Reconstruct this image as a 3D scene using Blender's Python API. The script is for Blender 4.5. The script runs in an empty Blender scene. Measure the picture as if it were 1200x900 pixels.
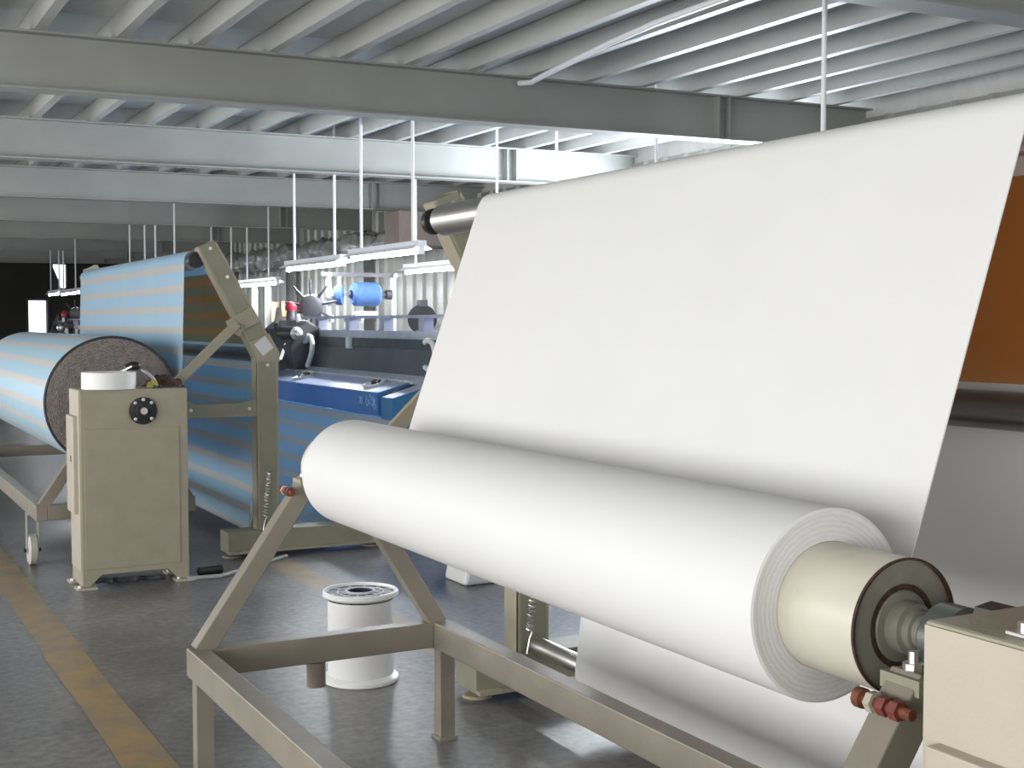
import bpy, bmesh, math, random
from mathutils import Vector, Matrix
random.seed(7)
PI = math.pi
S = bpy.context.scene
COL = S.collection

# ------------------------------------------------------------------ camera
cd = bpy.data.cameras.new('camera'); cam = bpy.data.objects.new('camera', cd); COL.objects.link(cam)
cd.sensor_fit = 'HORIZONTAL'; cd.sensor_width = 36.0; cd.lens = 36.0 * 1510 / 1200
cd.clip_end = 200
PITCH = 2.7678; YAW = 28.3294
cam.location = (0, 0, 1.5)
cam.rotation_euler = (math.radians(90 - PITCH), 0, math.radians(-YAW))
S.camera = cam

# ------------------------------------------------------------------ world, light, exposure
S.view_settings.view_transform = 'Standard'; S.view_settings.look = 'None'
S.view_settings.gamma = 1.0; S.view_settings.use_curve_mapping = False
S.view_settings.exposure = 0.0
S.cycles.use_denoising = True
S.cycles.max_bounces = 8; S.cycles.diffuse_bounces = 5
S.cycles.sample_clamp_indirect = 6
W = bpy.data.worlds.new('daylight'); S.world = W; W.use_nodes = True
bg = W.node_tree.nodes['Background']; bg.inputs[0].default_value = (0.92, 0.96, 1.0, 1); bg.inputs[1].default_value = 2.2

def area(name, loc, aim, sx, sy, power, col=(1, 1, 1)):
    l = bpy.data.lights.new(name, 'AREA'); l.shape = 'RECTANGLE'; l.size = sx; l.size_y = sy; l.energy = power; l.color = col
    o = bpy.data.objects.new(name, l); COL.objects.link(o); o.location = loc
    o.rotation_euler = Vector(aim).to_track_quat('-Z', 'Y').to_euler()
    return o
WIN_Y = [-2.6, 1.2, 5.0, 8.8, 12.6, 16.4, 21.0, 26.0]       # windows along the left wall (centre)
for y in WIN_Y:
    area('daylight_window', (-4.42, y, 1.6), (1, 0, 0.0), 3.0, 2.1, (114 if y < 14 else 45), (1.0, 0.985, 0.955))
for x in (-2.4, 1.6):
    area('daylight_rear_window', (x, -4.42, 1.45), (0, 1, 0.0), 3.0, 2.1, 66, (1.0, 0.98, 0.95))
for y in (8.5, 9.8):
    area('daylight_far_window', (7.12, y, 2.2), (-1, 0, 0.5), 1.0, 0.8, 170, (0.84, 0.91, 1.0))  # added fill lamps, hidden behind the white cloth, to brighten the ceiling bay

# ------------------------------------------------------------------ materials
def nodes(name):
    m = bpy.data.materials.new(name); m.use_nodes = True
    nt = m.node_tree; return m, nt, nt.nodes['Principled BSDF']
def mat(name, col, rough=0.5, metal=0.0, var=0.08, scale=6.0, bump=0.0, bscale=60.0, spec=0.5, coat=0.0):
    m, nt, b = nodes(name)
    b.inputs['Roughness'].default_value = rough; b.inputs['Metallic'].default_value = metal
    b.inputs['Specular IOR Level'].default_value = spec
    if coat: b.inputs['Coat Weight'].default_value = coat
    tc = nt.nodes.new('ShaderNodeTexCoord')
    n = nt.nodes.new('ShaderNodeTexNoise'); n.inputs['Scale'].default_value = scale; n.inputs['Detail'].default_value = 5
    nt.links.new(tc.outputs['Object'], n.inputs['Vector'])
    r = nt.nodes.new('ShaderNodeValToRGB'); e = r.color_ramp.elements
    e[0].position = 0.3; e[1].position = 0.72
    e[0].color = (*[max(0, c * (1 - var)) for c in col], 1); e[1].color = (*[min(1, c * (1 + var)) for c in col], 1)
    nt.links.new(n.outputs['Fac'], r.inputs['Fac']); nt.links.new(r.outputs['Color'], b.inputs['Base Color'])
    if bump:
        n2 = nt.nodes.new('ShaderNodeTexNoise'); n2.inputs['Scale'].default_value = bscale; n2.inputs['Detail'].default_value = 3
        nt.links.new(tc.outputs['Object'], n2.inputs['Vector'])
        bp = nt.nodes.new('ShaderNodeBump'); bp.inputs['Strength'].default_value = bump; bp.inputs['Distance'].default_value = 0.01
        nt.links.new(n2.outputs['Fac'], bp.inputs['Height']); nt.links.new(bp.outputs['Normal'], b.inputs['Normal'])
    return m
def emit(name, col, strength):
    m, nt, b = nodes(name); b.inputs['Base Color'].default_value = (*col, 1)
    b.inputs['Emission Color'].default_value = (*col, 1); b.inputs['Emission Strength'].default_value = strength
    return m

M = {}
M['beam'] = mat('beam_grey_paint', (0.33, 0.335, 0.315), 0.55, var=0.10, scale=1.5, bump=0.05)
M['purlin'] = mat('purlin_paint', (0.46, 0.46, 0.435), 0.5, var=0.08, scale=1.5)
M['deck'] = mat('roof_sheet', (0.62, 0.63, 0.635), 0.5, var=0.12, scale=0.8)
M['wallmetal'] = mat('corrugated_metal', (0.36, 0.365, 0.34), 0.38, metal=0.35, var=0.18, scale=0.9)
M['column'] = mat('column_grey', (0.36, 0.37, 0.36), 0.5)
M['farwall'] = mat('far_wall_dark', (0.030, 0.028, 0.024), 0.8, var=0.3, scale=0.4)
M['plainwall'] = mat('side_wall_paint', (0.62, 0.61, 0.58), 0.7)
M['beige'] = mat('beige_machine_paint', (0.35, 0.318, 0.230), 0.42, var=0.06, scale=9, bump=0.12, bscale=160)
M['cream'] = mat('cream_machine_paint', (0.46, 0.415, 0.335), 0.40, var=0.05, scale=6, bump=0.05, bscale=120)
M['drabpost'] = mat('drab_olive_paint', (0.27, 0.262, 0.185), 0.45, var=0.08, scale=7, bump=0.06)
M['trolley'] = mat('trolley_beige_paint', (0.245, 0.218, 0.175), 0.36, var=0.10, scale=7, bump=0.06)
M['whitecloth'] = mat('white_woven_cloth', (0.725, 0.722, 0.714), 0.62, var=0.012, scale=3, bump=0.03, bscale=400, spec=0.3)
def translucent(m, col, fac):
    nt = m.node_tree; b = nt.nodes['Principled BSDF']; out = nt.nodes['Material Output']
    tr = nt.nodes.new('ShaderNodeBsdfTranslucent'); mx = nt.nodes.new('ShaderNodeMixShader'); mx.inputs[0].default_value = fac
    src = b.inputs['Base Color'].links[0].from_socket
    nt.links.new(src, tr.inputs[0]); nt.links.new(b.outputs[0], mx.inputs[1]); nt.links.new(tr.outputs[0], mx.inputs[2]); nt.links.new(mx.outputs[0], out.inputs[0])
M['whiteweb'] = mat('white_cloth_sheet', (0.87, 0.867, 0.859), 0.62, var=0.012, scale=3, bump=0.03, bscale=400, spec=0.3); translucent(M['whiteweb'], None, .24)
M['steel'] = mat('bright_steel', (0.74, 0.73, 0.71), 0.32, metal=1.0, var=0.05)
M['darksteel'] = mat('dark_roller_steel', (0.20, 0.19, 0.19), 0.28, metal=0.9, var=0.1)
M['rust'] = mat('rusty_iron', (0.17, 0.052, 0.022), 0.75, var=0.5, scale=60, bump=0.4, bscale=120)
M['redbrown'] = mat('red_brown_bolt', (0.17, 0.04, 0.028), 0.5, var=0.3, scale=50)
M['black'] = mat('black_plastic', (0.018, 0.018, 0.019), 0.42, var=0.2)
M['blackiron'] = mat('black_cast_iron', (0.03, 0.031, 0.032), 0.38, metal=0.4, var=0.3, scale=25)
M['clutch'] = mat('clutch_grey_green', (0.11, 0.125, 0.12), 0.35, metal=0.3, var=0.15, scale=20)
M['endgrey'] = mat('end_disc_grey', (0.235, 0.225, 0.185), 0.42, var=0.12, scale=25)
M['weldrust'] = mat('dark_weld_rust', (0.055, 0.028, 0.016), 0.7, var=0.5, scale=70, bump=0.5, bscale=120)
M['dark'] = mat('dark_machine_paint', (0.050, 0.050, 0.055), 0.45, var=0.3, scale=10)
M['darkpanel'] = mat('dark_grey_panel', (0.085, 0.080, 0.088), 0.42, var=0.25, scale=3)
M['whiteplastic'] = mat('white_plastic', (0.78, 0.78, 0.76), 0.35, var=0.02)
M['whitepaint'] = mat('white_lamp_paint', (0.80, 0.80, 0.82), 0.4, var=0.02)
M['navy'] = mat('navy_ink', (0.020, 0.024, 0.060), 0.4, var=0.15, scale=40)
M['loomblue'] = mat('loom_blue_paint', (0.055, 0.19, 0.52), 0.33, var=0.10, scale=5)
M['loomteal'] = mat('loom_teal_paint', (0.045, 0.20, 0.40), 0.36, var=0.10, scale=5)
M['loomtop'] = mat('loom_pale_top', (0.56, 0.62, 0.82), 0.28, var=0.08, scale=4)  # reflected light on the blue loom's top, put into the colour
M['loomgrey'] = mat('loom_light_grey', (0.56, 0.57, 0.63), 0.35, var=0.08, scale=8)
M['loomlav'] = mat('loom_lavender_grey', (0.46, 0.46, 0.56), 0.35, var=0.12, scale=10)
M['yarnblue'] = mat('blue_yarn', (0.055, 0.125, 0.28), 0.75, var=0.12, scale=30, bump=0.3, bscale=250)
M['red'] = mat('red_plastic', (0.55, 0.02, 0.05), 0.4)
M['brownbox'] = mat('brown_grey_duct', (0.25, 0.20, 0.175), 0.55, var=0.2, scale=2.0)
M['foil'] = mat('crinkled_foil', (0.50, 0.50, 0.48), 0.20, metal=0.55, var=0.4, scale=5, bump=0.6, bscale=20)
M['paper'] = mat('paper_label', (0.66, 0.66, 0.66), 0.6, var=0.03)
M['chalk'] = mat('pale_blue_chalk', (0.42, 0.66, 0.90), 0.9, var=0.05)
M['rag'] = mat('dark_brown_rag', (0.075, 0.040, 0.032), 0.9, var=0.6, scale=40, bump=0.6, bscale=60)
M['yellowrag'] = mat('yellow_rag', (0.42, 0.36, 0.09), 0.9, var=0.3, scale=40)
M['tan'] = mat('tan_cardboard', (0.50, 0.36, 0.22), 0.7)
M['brownwood'] = mat('dark_wood_chips', (0.10, 0.045, 0.035), 0.7, var=0.4, scale=60)
M['rubber'] = mat('grey_rubber_wheel', (0.50, 0.48, 0.43), 0.5)
M['tube'] = emit('fluorescent_tube', (0.90, 0.95, 1.0), 150.0)
M['linepaint'] = None

# amber tinted clear guard sheet in front of the cloth
def m_board():
    m, nt, b = nodes('amber_clear_sheet'); out = nt.nodes['Material Output']
    tc = nt.nodes.new('ShaderNodeTexCoord'); n = nt.nodes.new('ShaderNodeTexNoise'); n.inputs['Scale'].default_value = 3; n.inputs['Detail'].default_value = 5
    r = nt.nodes.new('ShaderNodeValToRGB')
    r.color_ramp.elements[0].color = (0.89, 0.66, 0.43, 1); r.color_ramp.elements[1].color = (0.94, 0.71, 0.48, 1)
    nt.links.new(tc.outputs['Object'], n.inputs['Vector']); nt.links.new(n.outputs['Fac'], r.inputs['Fac'])
    tr = nt.nodes.new('ShaderNodeBsdfTransparent'); nt.links.new(r.outputs['Color'], tr.inputs[0])
    b.inputs['Base Color'].default_value = (0.42, 0.17, 0.05, 1); b.inputs['Roughness'].default_value = 0.18
    mx = nt.nodes.new('ShaderNodeMixShader'); mx.inputs[0].default_value = 0.12
    nt.links.new(tr.outputs[0], mx.inputs[1]); nt.links.new(b.outputs[0], mx.inputs[2]); nt.links.new(mx.outputs[0], out.inputs[0])
    return m
M['board'] = m_board()

# striped cloth: u of the UV map is the length along the cloth in metres
def m_stripes():
    m, nt, b = nodes('blue_striped_cloth')
    uv = nt.nodes.new('ShaderNodeUVMap'); uv.uv_map = 'len'
    sx = nt.nodes.new('ShaderNodeSeparateXYZ'); nt.links.new(uv.outputs[0], sx.inputs[0])
    def math_(op, a, bb=None):
        n = nt.nodes.new('ShaderNodeMath'); n.operation = op
        for i, v in enumerate((a, bb)):
            if v is None: continue
            if isinstance(v, (int, float)): n.inputs[i].default_value = v
            else: nt.links.new(v, n.inputs[i])
        return n.outputs[0]
    t = math_('FRACT', math_('DIVIDE', sx.outputs[0], 0.132))
    r = nt.nodes.new('ShaderNodeValToRGB'); e = r.color_ramp.elements
    e[0].position = 0.0; e[0].color = (0.45, 0.66, 0.81, 1)
    e[1].position = 0.62; e[1].color = (0.45, 0.66, 0.81, 1)
    for p, c in ((0.65, (0.64, 0.62, 0.60, 1)), (0.965, (0.64, 0.62, 0.60, 1)), (0.995, (0.45, 0.66, 0.81, 1))):
        q = e.new(p); q.color = c
    nt.links.new(t, r.inputs['Fac'])
    tc = nt.nodes.new('ShaderNodeTexCoord'); n = nt.nodes.new('ShaderNodeTexNoise'); n.inputs['Scale'].default_value = 3
    nt.links.new(tc.outputs['Object'], n.inputs['Vector'])
    mx = nt.nodes.new('ShaderNodeMixRGB'); mx.blend_type = 'OVERLAY'; mx.inputs[0].default_value = 0.12
    nt.links.new(r.outputs['Color'], mx.inputs[1]); nt.links.new(n.outputs['Color'], mx.inputs[2])
    nt.links.new(mx.outputs[0], b.inputs['Base Color'])
    b.inputs['Roughness'].default_value = 0.34; b.inputs['Specular IOR Level'].default_value = 0.6
    return m
M['stripes'] = m_stripes(); M['stripeweb'] = m_stripes(); translucent(M['stripeweb'], None, .36)

def m_layers(name, c0, c1, c2, freq, rough=0.8, dist=0.6, bump=0.35):
    """end face of a wound roll: rings around the roll's axis (object origin on the axis)"""
    m, nt, b = nodes(name)
    tc = nt.nodes.new('ShaderNodeTexCoord')
    wv = nt.nodes.new('ShaderNodeTexWave'); wv.wave_type = 'RINGS'; wv.rings_direction = 'Y'
    wv.inputs['Scale'].default_value = freq; wv.inputs['Distortion'].default_value = dist; wv.inputs['Detail'].default_value = 4; wv.inputs['Detail Scale'].default_value = 2.5
    nt.links.new(tc.outputs['Object'], wv.inputs['Vector'])
    n = nt.nodes.new('ShaderNodeTexNoise'); n.inputs['Scale'].default_value = 22; n.inputs['Detail'].default_value = 6
    nt.links.new(tc.outputs['Object'], n.inputs['Vector'])
    mx = nt.nodes.new('ShaderNodeMixRGB'); mx.inputs[0].default_value = 0.5
    nt.links.new(wv.outputs['Fac'], mx.inputs[1]); nt.links.new(n.outputs['Fac'], mx.inputs[2])
    r = nt.nodes.new('ShaderNodeValToRGB'); e = r.color_ramp.elements
    e[0].position = 0.25; e[0].color = (*c0, 1); e[1].position = 0.78; e[1].color = (*c2, 1)
    q = e.new(0.5); q.color = (*c1, 1)
    nt.links.new(mx.outputs[0], r.inputs['Fac']); nt.links.new(r.outputs['Color'], b.inputs['Base Color'])
    b.inputs['Roughness'].default_value = rough
    bp = nt.nodes.new('ShaderNodeBump'); bp.inputs['Strength'].default_value = bump; bp.inputs['Distance'].default_value = 0.01
    nt.links.new(mx.outputs[0], bp.inputs['Height']); nt.links.new(bp.outputs['Normal'], b.inputs['Normal'])
    return m
M['blueend'] = m_layers('grey_wound_edge', (0.10, 0.085, 0.075), (0.23, 0.20, 0.185), (0.34, 0.31, 0.29), 34.0, dist=9.0)
M['whiteend'] = m_layers('white_wound_edge', (0.66, 0.65, 0.645), (0.70, 0.69, 0.685), (0.73, 0.725, 0.72), 34.0, dist=3.0, bump=.1)

def m_core():
    m, nt, b = nodes('cream_core_paint')
    tc = nt.nodes.new('ShaderNodeTexCoord'); n = nt.nodes.new('ShaderNodeTexNoise'); n.inputs['Scale'].default_value = 9; n.inputs['Detail'].default_value = 8
    nt.links.new(tc.outputs['Object'], n.inputs['Vector'])
    r = nt.nodes.new('ShaderNodeValToRGB'); e = r.color_ramp.elements
    e[0].position = 0.25; e[0].color = (0.36, 0.20, 0.08, 1); e[1].position = 0.36; e[1].color = (0.60, 0.565, 0.46, 1)
    q = e.new(0.8); q.color = (0.66, 0.63, 0.54, 1)
    nt.links.new(n.outputs['Fac'], r.inputs['Fac']); nt.links.new(r.outputs['Color'], b.inputs['Base Color']); b.inputs['Roughness'].default_value = 0.4
    return m
M['core'] = m_core()

def m_floor():
    m, nt, b = nodes('polished_concrete')
    tc = nt.nodes.new('ShaderNodeTexCoord')
    n = nt.nodes.new('ShaderNodeTexNoise'); n.inputs['Scale'].default_value = 1.3; n.inputs['Detail'].default_value = 9; n.inputs['Roughness'].default_value = 0.65
    n3 = nt.nodes.new('ShaderNodeTexNoise'); n3.inputs['Scale'].default_value = 26; n3.inputs['Detail'].default_value = 6
    nt.links.new(tc.outputs['Object'], n.inputs['Vector']); nt.links.new(tc.outputs['Object'], n3.inputs['Vector'])
    r = nt.nodes.new('ShaderNodeValToRGB'); e = r.color_ramp.elements
    e[0].position = 0.40; e[0].color = (0.095, 0.093, 0.091, 1); e[1].position = 0.60; e[1].color = (0.225, 0.215, 0.208, 1)
    mx = nt.nodes.new('ShaderNodeMixRGB'); mx.inputs[0].default_value = 0.4
    nt.links.new(n.outputs['Fac'], mx.inputs[1]); nt.links.new(n3.outputs['Fac'], mx.inputs[2])
    nt.links.new(mx.outputs[0], r.inputs['Fac']); nt.links.new(r.outputs['Color'], b.inputs['Base Color'])
    r2 = nt.nodes.new('ShaderNodeMapRange'); r2.inputs['From Min'].default_value = 0.3; r2.inputs['From Max'].default_value = 0.7
    r2.inputs['To Min'].default_value = 0.27; r2.inputs['To Max'].default_value = 0.40
    nt.links.new(n.outputs['Fac'], r2.inputs['Value']); nt.links.new(r2.outputs[0], b.inputs['Roughness'])
    bp = nt.nodes.new('ShaderNodeBump'); bp.inputs['Strength'].default_value = 0.05; bp.inputs['Distance'].default_value = 0.01
    nt.links.new(n3.outputs['Fac'], bp.inputs['Height']); nt.links.new(bp.outputs['Normal'], b.inputs['Normal'])
    return m
M['floor'] = m_floor()
def m_line():
    m, nt, b = nodes('worn_yellow_floor_paint')
    tc = nt.nodes.new('ShaderNodeTexCoord'); n = nt.nodes.new('ShaderNodeTexNoise'); n.inputs['Scale'].default_value = 5; n.inputs['Detail'].default_value = 9; n.inputs['Roughness'].default_value = 0.7
    nt.links.new(tc.outputs['Object'], n.inputs['Vector'])
    r = nt.nodes.new('ShaderNodeValToRGB'); e = r.color_ramp.elements
    e[0].position = 0.34; e[0].color = (0.17, 0.145, 0.115, 1); e[1].position = 0.60; e[1].color = (0.31, 0.205, 0.085, 1)
    nt.links.new(n.outputs['Fac'], r.inputs['Fac']); nt.links.new(r.outputs['Color'], b.inputs['Base Color'])
    b.inputs['Roughness'].default_value = 0.36
    return m
M['linepaint'] = m_line()

# ------------------------------------------------------------------ mesh helpers (all in world metres)
class MB:
    def __init__(self): self.v = []; self.f = []; self.uv = None; self.sm = []
    def add(self, vs, fs, smooth=False):
        o = len(self.v); self.v += [tuple(p) for p in vs]
        for q in fs: self.f.append(tuple(i + o for i in q)); self.sm.append(smooth)
        return self
    def box(self, x0, x1, y0, y1, z0, z1):
        v = [(x, y, z) for x in (x0, x1) for y in (y0, y1) for z in (z0, z1)]
        return self.add(v, [(0, 1, 3, 2), (4, 6, 7, 5), (0, 4, 5, 1), (2, 3, 7, 6), (0, 2, 6, 4), (1, 5, 7, 3)])
    def bar(self, a, b, w, h, up=(0, 0, 1)):
        a = Vector(a); b = Vector(b); d = (b - a).normalized(); u = Vector(up)
        s = d.cross(u)
        if s.length < 1e-4: s = d.cross(Vector((1, 0, 0)))
        s.normalize(); u = s.cross(d).normalized()
        v = [p + s * sx * w / 2 + u * sz * h / 2 for p in (a, b) for sx, sz in ((-1, -1), (1, -1), (1, 1), (-1, 1))]
        return self.add(v, [(0, 1, 2, 3), (7, 6, 5, 4), (0, 4, 5, 1), (1, 5, 6, 2), (2, 6, 7, 3), (3, 7, 4, 0)])
    def prism_y(self, poly, y0, y1):
        n = len(poly); v = [(x, y0, z) for x, z in poly] + [(x, y1, z) for x, z in poly]
        return self.add(v, [tuple(range(n)), tuple(range(2 * n - 1, n - 1, -1))] + [(i, i + n, (i + 1) % n + n, (i + 1) % n) for i in range(n)])
    def tube(self, pts, r, n=12, caps=True):
        pts = [Vector(p) for p in pts]; rs = r if isinstance(r, (list, tuple)) else [r] * len(pts)
        rings = []; prev = None
        for i, p in enumerate(pts):
            d = (pts[min(i + 1, len(pts) - 1)] - pts[max(i - 1, 0)]).normalized()
            if prev is None:
                s = d.cross(Vector((0, 0, 1)))
                if s.length < 1e-3: s = d.cross(Vector((1, 0, 0)))
            else: s = prev - d * prev.dot(d)
            s.normalize(); prev = s; t = d.cross(s)
            rings.append([p + (s * math.cos(2 * PI * k / n) + t * math.sin(2 * PI * k / n)) * rs[i] for k in range(n)])
        v = [q for ring in rings for q in ring]
        f = [(i * n + k, i * n + (k + 1) % n, (i + 1) * n + (k + 1) % n, (i + 1) * n + k) for i in range(len(pts) - 1) for k in range(n)]
        self.add(v, f, True)
        if caps:
            self.add(rings[0], [tuple(range(n - 1, -1, -1))]); self.add(rings[-1], [tuple(range(n))])
        return self
    def lathe(self, c, axis, prof, n=48, closed=False):
        """prof: (radius, distance along axis) pairs"""
        c = Vector(c); d = Vector(axis).normalized(); s = d.cross(Vector((0, 0, 1)))
        if s.length < 1e-3: s = Vector((1, 0, 0))
        s.normalize(); t = d.cross(s)
        segs = list(zip(prof, prof[1:] + ([prof[0]] if closed else [])))
        if not closed: segs = list(zip(prof[:-1], prof[1:]))
        for (r0, h0), (r1, h1) in segs:
            A = [c + d * h0 + (s * math.cos(2 * PI * k / n) + t * math.sin(2 * PI * k / n)) * r0 for k in range(n)]
            B = [c + d * h1 + (s * math.cos(2 * PI * k / n) + t * math.sin(2 * PI * k / n)) * r1 for k in range(n)]
            flat = abs(h1 - h0) < 1e-6
            if r0 < 1e-6: self.add(B + [c + d * h0], [(k, (k + 1) % n, n) for k in range(n)], not flat)
            elif r1 < 1e-6: self.add(A + [c + d * h1], [(k, n, (k + 1) % n) for k in range(n)], not flat)
            else: self.add(A + B, [(k, (k + 1) % n, n + (k + 1) % n, n + k) for k in range(n)], not flat)
        return self
    def sphere(self, c, r, n=16, sc=(1, 1, 1)):
        c = Vector(c); m = n // 2; v = []; f = []
        for i in range(m + 1):
            a = PI * i / m
            for k in range(n):
                b = 2 * PI * k / n; v.append(c + Vector((math.sin(a) * math.cos(b) * sc[0], math.sin(a) * math.sin(b) * sc[1], math.cos(a) * sc[2])) * r)
        for i in range(m):
            for k in range(n): f.append((i * n + k, (i + 1) * n + k, (i + 1) * n + (k + 1) % n, i * n + (k + 1) % n))
        return self.add(v, f, True)
    def build(self, name, m, parent=None, origin=None, bevel=0.0, weld=True):
        org = Vector(origin) if origin is not None else (parent.matrix_world.translation if parent else Vector((0, 0, 0)))
        if parent is not None and origin is None: org = WORLD[parent.name]
        me = bpy.data.meshes.new(name); me.from_pydata([tuple(Vector(p) - org) for p in self.v], [], self.f)
        me.polygons.foreach_set('use_smooth', self.sm)
        me.materials.append(M[m] if isinstance(m, str) else m)
        if self.uv is not None:
            l = me.uv_layers.new(name='len')
            for lp in me.loops: l.data[lp.index].uv = self.uv[lp.vertex_index]
        bm = bmesh.new(); bm.from_mesh(me)
        if self.uv is None and weld: bmesh.ops.remove_doubles(bm, verts=bm.verts, dist=1e-5)
        bmesh.ops.recalc_face_normals(bm, faces=bm.faces)
        bm.to_mesh(me); bm.free()
        if any(self.sm): me.set_sharp_from_angle(angle=math.radians(32))
        me.update()
        o = bpy.data.objects.new(name, me); COL.objects.link(o)
        WORLD[o.name] = org
        if parent is not None:
            o.parent = parent; o.location = org - WORLD[parent.name]
        else: o.location = org
        if bevel:
            md = o.modifiers.new('bevel', 'BEVEL'); md.width = bevel; md.segments = 2; md.limit_method = 'ANGLE'; md.angle_limit = math.radians(40)
        return o
WORLD = {}
def thing(name, label, cat, loc, group=None):
    o = bpy.data.objects.new(name, None); COL.objects.link(o); o.location = loc; o.empty_display_size = 0.1
    WORLD[o.name] = Vector(loc); tag(o, label, cat, group); return o
def tag(o, label, cat, group=None):
    o['label'] = label; o['category'] = cat
    if group: o['group'] = group
    return o
def struct(o): o['kind'] = 'structure'; return o
def copy_tree(o, parent=None):
    c = o.copy(); COL.objects.link(c); c.parent = parent
    for ch in o.children: copy_tree(ch, c)
    return c
def sheet(prof, y0, y1, th=0.003, s0=0.0, ny=1):
    """cloth that follows the profile (x, z) and spans y0..y1, thickened; uv.u = length along the cloth"""
    mb = MB(); mb.uv = []; n = len(prof); L = [s0]
    for (a, b), (c, d) in zip(prof[:-1], prof[1:]): L.append(L[-1] + math.hypot(c - a, d - b))
    nor = []
    for i in range(n):
        a = prof[max(i - 1, 0)]; b = prof[min(i + 1, n - 1)]; dx, dz = b[0] - a[0], b[1] - a[1]; l = math.hypot(dx, dz)
        nor.append((-dz / l, dx / l))
    for side in (1, -1):
        for y in (y0, y1):
            for i in range(n):
                mb.v.append((prof[i][0] + nor[i][0] * th / 2 * side, y, prof[i][1] + nor[i][1] * th / 2 * side)); mb.uv.append((L[i], y))
    I = lambda s, k, i: s * 2 * n + k * n + i
    for i in range(n - 1):
        mb.f += [(I(0, 0, i), I(0, 0, i + 1), I(0, 1, i + 1), I(0, 1, i)), (I(1, 0, i), I(1, 1, i), I(1, 1, i + 1), I(1, 0, i + 1)),
                 (I(0, 0, i), I(1, 0, i), I(1, 0, i + 1), I(0, 0, i + 1)), (I(0, 1, i), I(0, 1, i + 1), I(1, 1, i + 1), I(1, 1, i))]
        mb.sm += [True, True, False, False]
    for i in (0, n - 1): mb.f.append((I(0, 0, i), I(0, 1, i), I(1, 1, i), I(1, 0, i))); mb.sm.append(False)
    return mb
def arc(cx, cz, r, a0, a1, n=10):
    return [(cx + r * math.cos(math.radians(a0 + (a1 - a0) * k / n)), cz + r * math.sin(math.radians(a0 + (a1 - a0) * k / n))) for k in range(n + 1)]

# ------------------------------------------------------------------ the setting
XL, XR, YN, YF = -4.55, 7.35, -4.55, 32.5
K = 0.65
fl = MB().box(XL, XR, YN, YF, -0.1, 0.0).build('floor', 'floor'); struct(fl)
def fline(x0, x1, y0, y1):
    # worn edge: jittered outline, 1 mm of paint
    n = 60; L = []; R = []
    for k in range(n + 1):
        y = y0 + (y1 - y0) * k / n
        L.append((x0 + random.uniform(-.012, .012), y)); R.append((x1 + random.uniform(-.012, .012), y))
    mb = MB(); v = [(x, y, 0.0012) for x, y in L] + [(x, y, 0.0012) for x, y in R]
    mb.add(v, [(i, n + 1 + i, n + 2 + i, i + 1) for i in range(n)])
    o = mb.build('floor_line', 'linepaint', fl); o['label'] = 'worn yellow line painted on the floor'; return o
fline(0.87, 1.045, -4.5, 32)
fline(2.42, 2.60, 5.2, 8.4)

# ceiling: roof slab, deck sheets, purlins, beams
SL = 0.008
zc = lambda x: 3.125 + SL * (x - 1.3)
cl = MB()
cl.add([(XL, YN, zc(XL) + .155), (XR, YN, zc(XR) + .155), (XR, YF, zc(XR) + .155), (XL, YF, zc(XL) + .155),
        (XL, YN, zc(XL) + .20), (XR, YN, zc(XR) + .20), (XR, YF, zc(XR) + .20), (XL, YF, zc(XL) + .20)],
       [(3, 2, 1, 0), (4, 5, 6, 7), (0, 1, 5, 4), (1, 2, 6, 5), (2, 3, 7, 6), (3, 0, 4, 7)])
ceil = struct(cl.build('ceiling', 'deck'))
BY = [-2.9, 0.55, 4.02] + [K * q for q in (11.9, 16.95, 22.2, 27.5, 33.0, 38.6, 43.4, 47.2)]
PX = [K * (1.737 + 0.69 * k) for k in range(-12, 14)]
pm = None
for x in PX:
    z = zc(x)
    if pm is None:
        mb = MB()
        # C section, open to the right: web, lips
        mb.box(-0.030, 0.030, YN, YF, 0, 0.013).box(-0.030, -0.017, YN, YF, 0.013, 0.122).box(-0.030, 0.030, YN, YF, 0.122, 0.132)
        p = mb.build('purlin', 'purlin', ceil, origin=(0, 0, 0)); p.location = (x, 0, z); pm = p
    else:
        p = pm.copy(); COL.objects.link(p); p.parent = ceil; p.location = (x, 0, z)
dm = {}
edges = [YN] + BY + [YF]
for a, b in zip(edges[:-1], edges[1:]):
    for k, x in enumerate(PX[::2]):
        key = round(b - a, 3)
        if key not in dm:
            mb = MB().box(-0.444, 0.444, 0.004, b - a - 0.004, 0, 0.012)
            for q in (-0.5, -0.25, 0, 0.25, 0.5): pass
            d = mb.build('roof_sheet', 'deck', ceil, origin=(0, 0, 0)); dm[key] = d
        else:
            d = dm[key].copy(); COL.objects.link(d); d.parent = ceil
        d.location = (x, a, zc(x) + 0.134 + 0.004 * (k % 2))
        d.rotation_euler = (0, -math.atan(SL), 0)
first = None
for y in BY:
    if first is None:
        def sloped(mb): mb.v = [(x, yy, z + SL * (x - 1.3)) for x, yy, z in mb.v]; return mb
        bm_ = sloped(MB().box(XL, XR, -0.006, 0.006, 2.812, 3.113)).build('roof_beam', 'beam', ceil, origin=(0, 0, 0)); bm_.location = (0, y, 0)
        WORLD[bm_.name] = Vector((0, 0, 0))
        sloped(MB().box(XL, XR, -0.082, 0.082, 2.80, 2.812)).build('flange', 'beam', bm_, origin=(0, 0, 0))
        sloped(MB().box(XL, XR, -0.082, 0.082, 3.113, 3.125)).build('flange', 'beam', bm_, origin=(0, 0, 0))
        for sx in (5.85, 5.95):
            MB().box(sx, sx + .010, -0.075, -0.006, 2.85, 3.15).build('stiffener', 'beam', bm_, origin=(0, 0, 0))
        first = bm_
    else:
        c = copy_tree(first, ceil); c.location = (0, y, 0)

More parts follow.
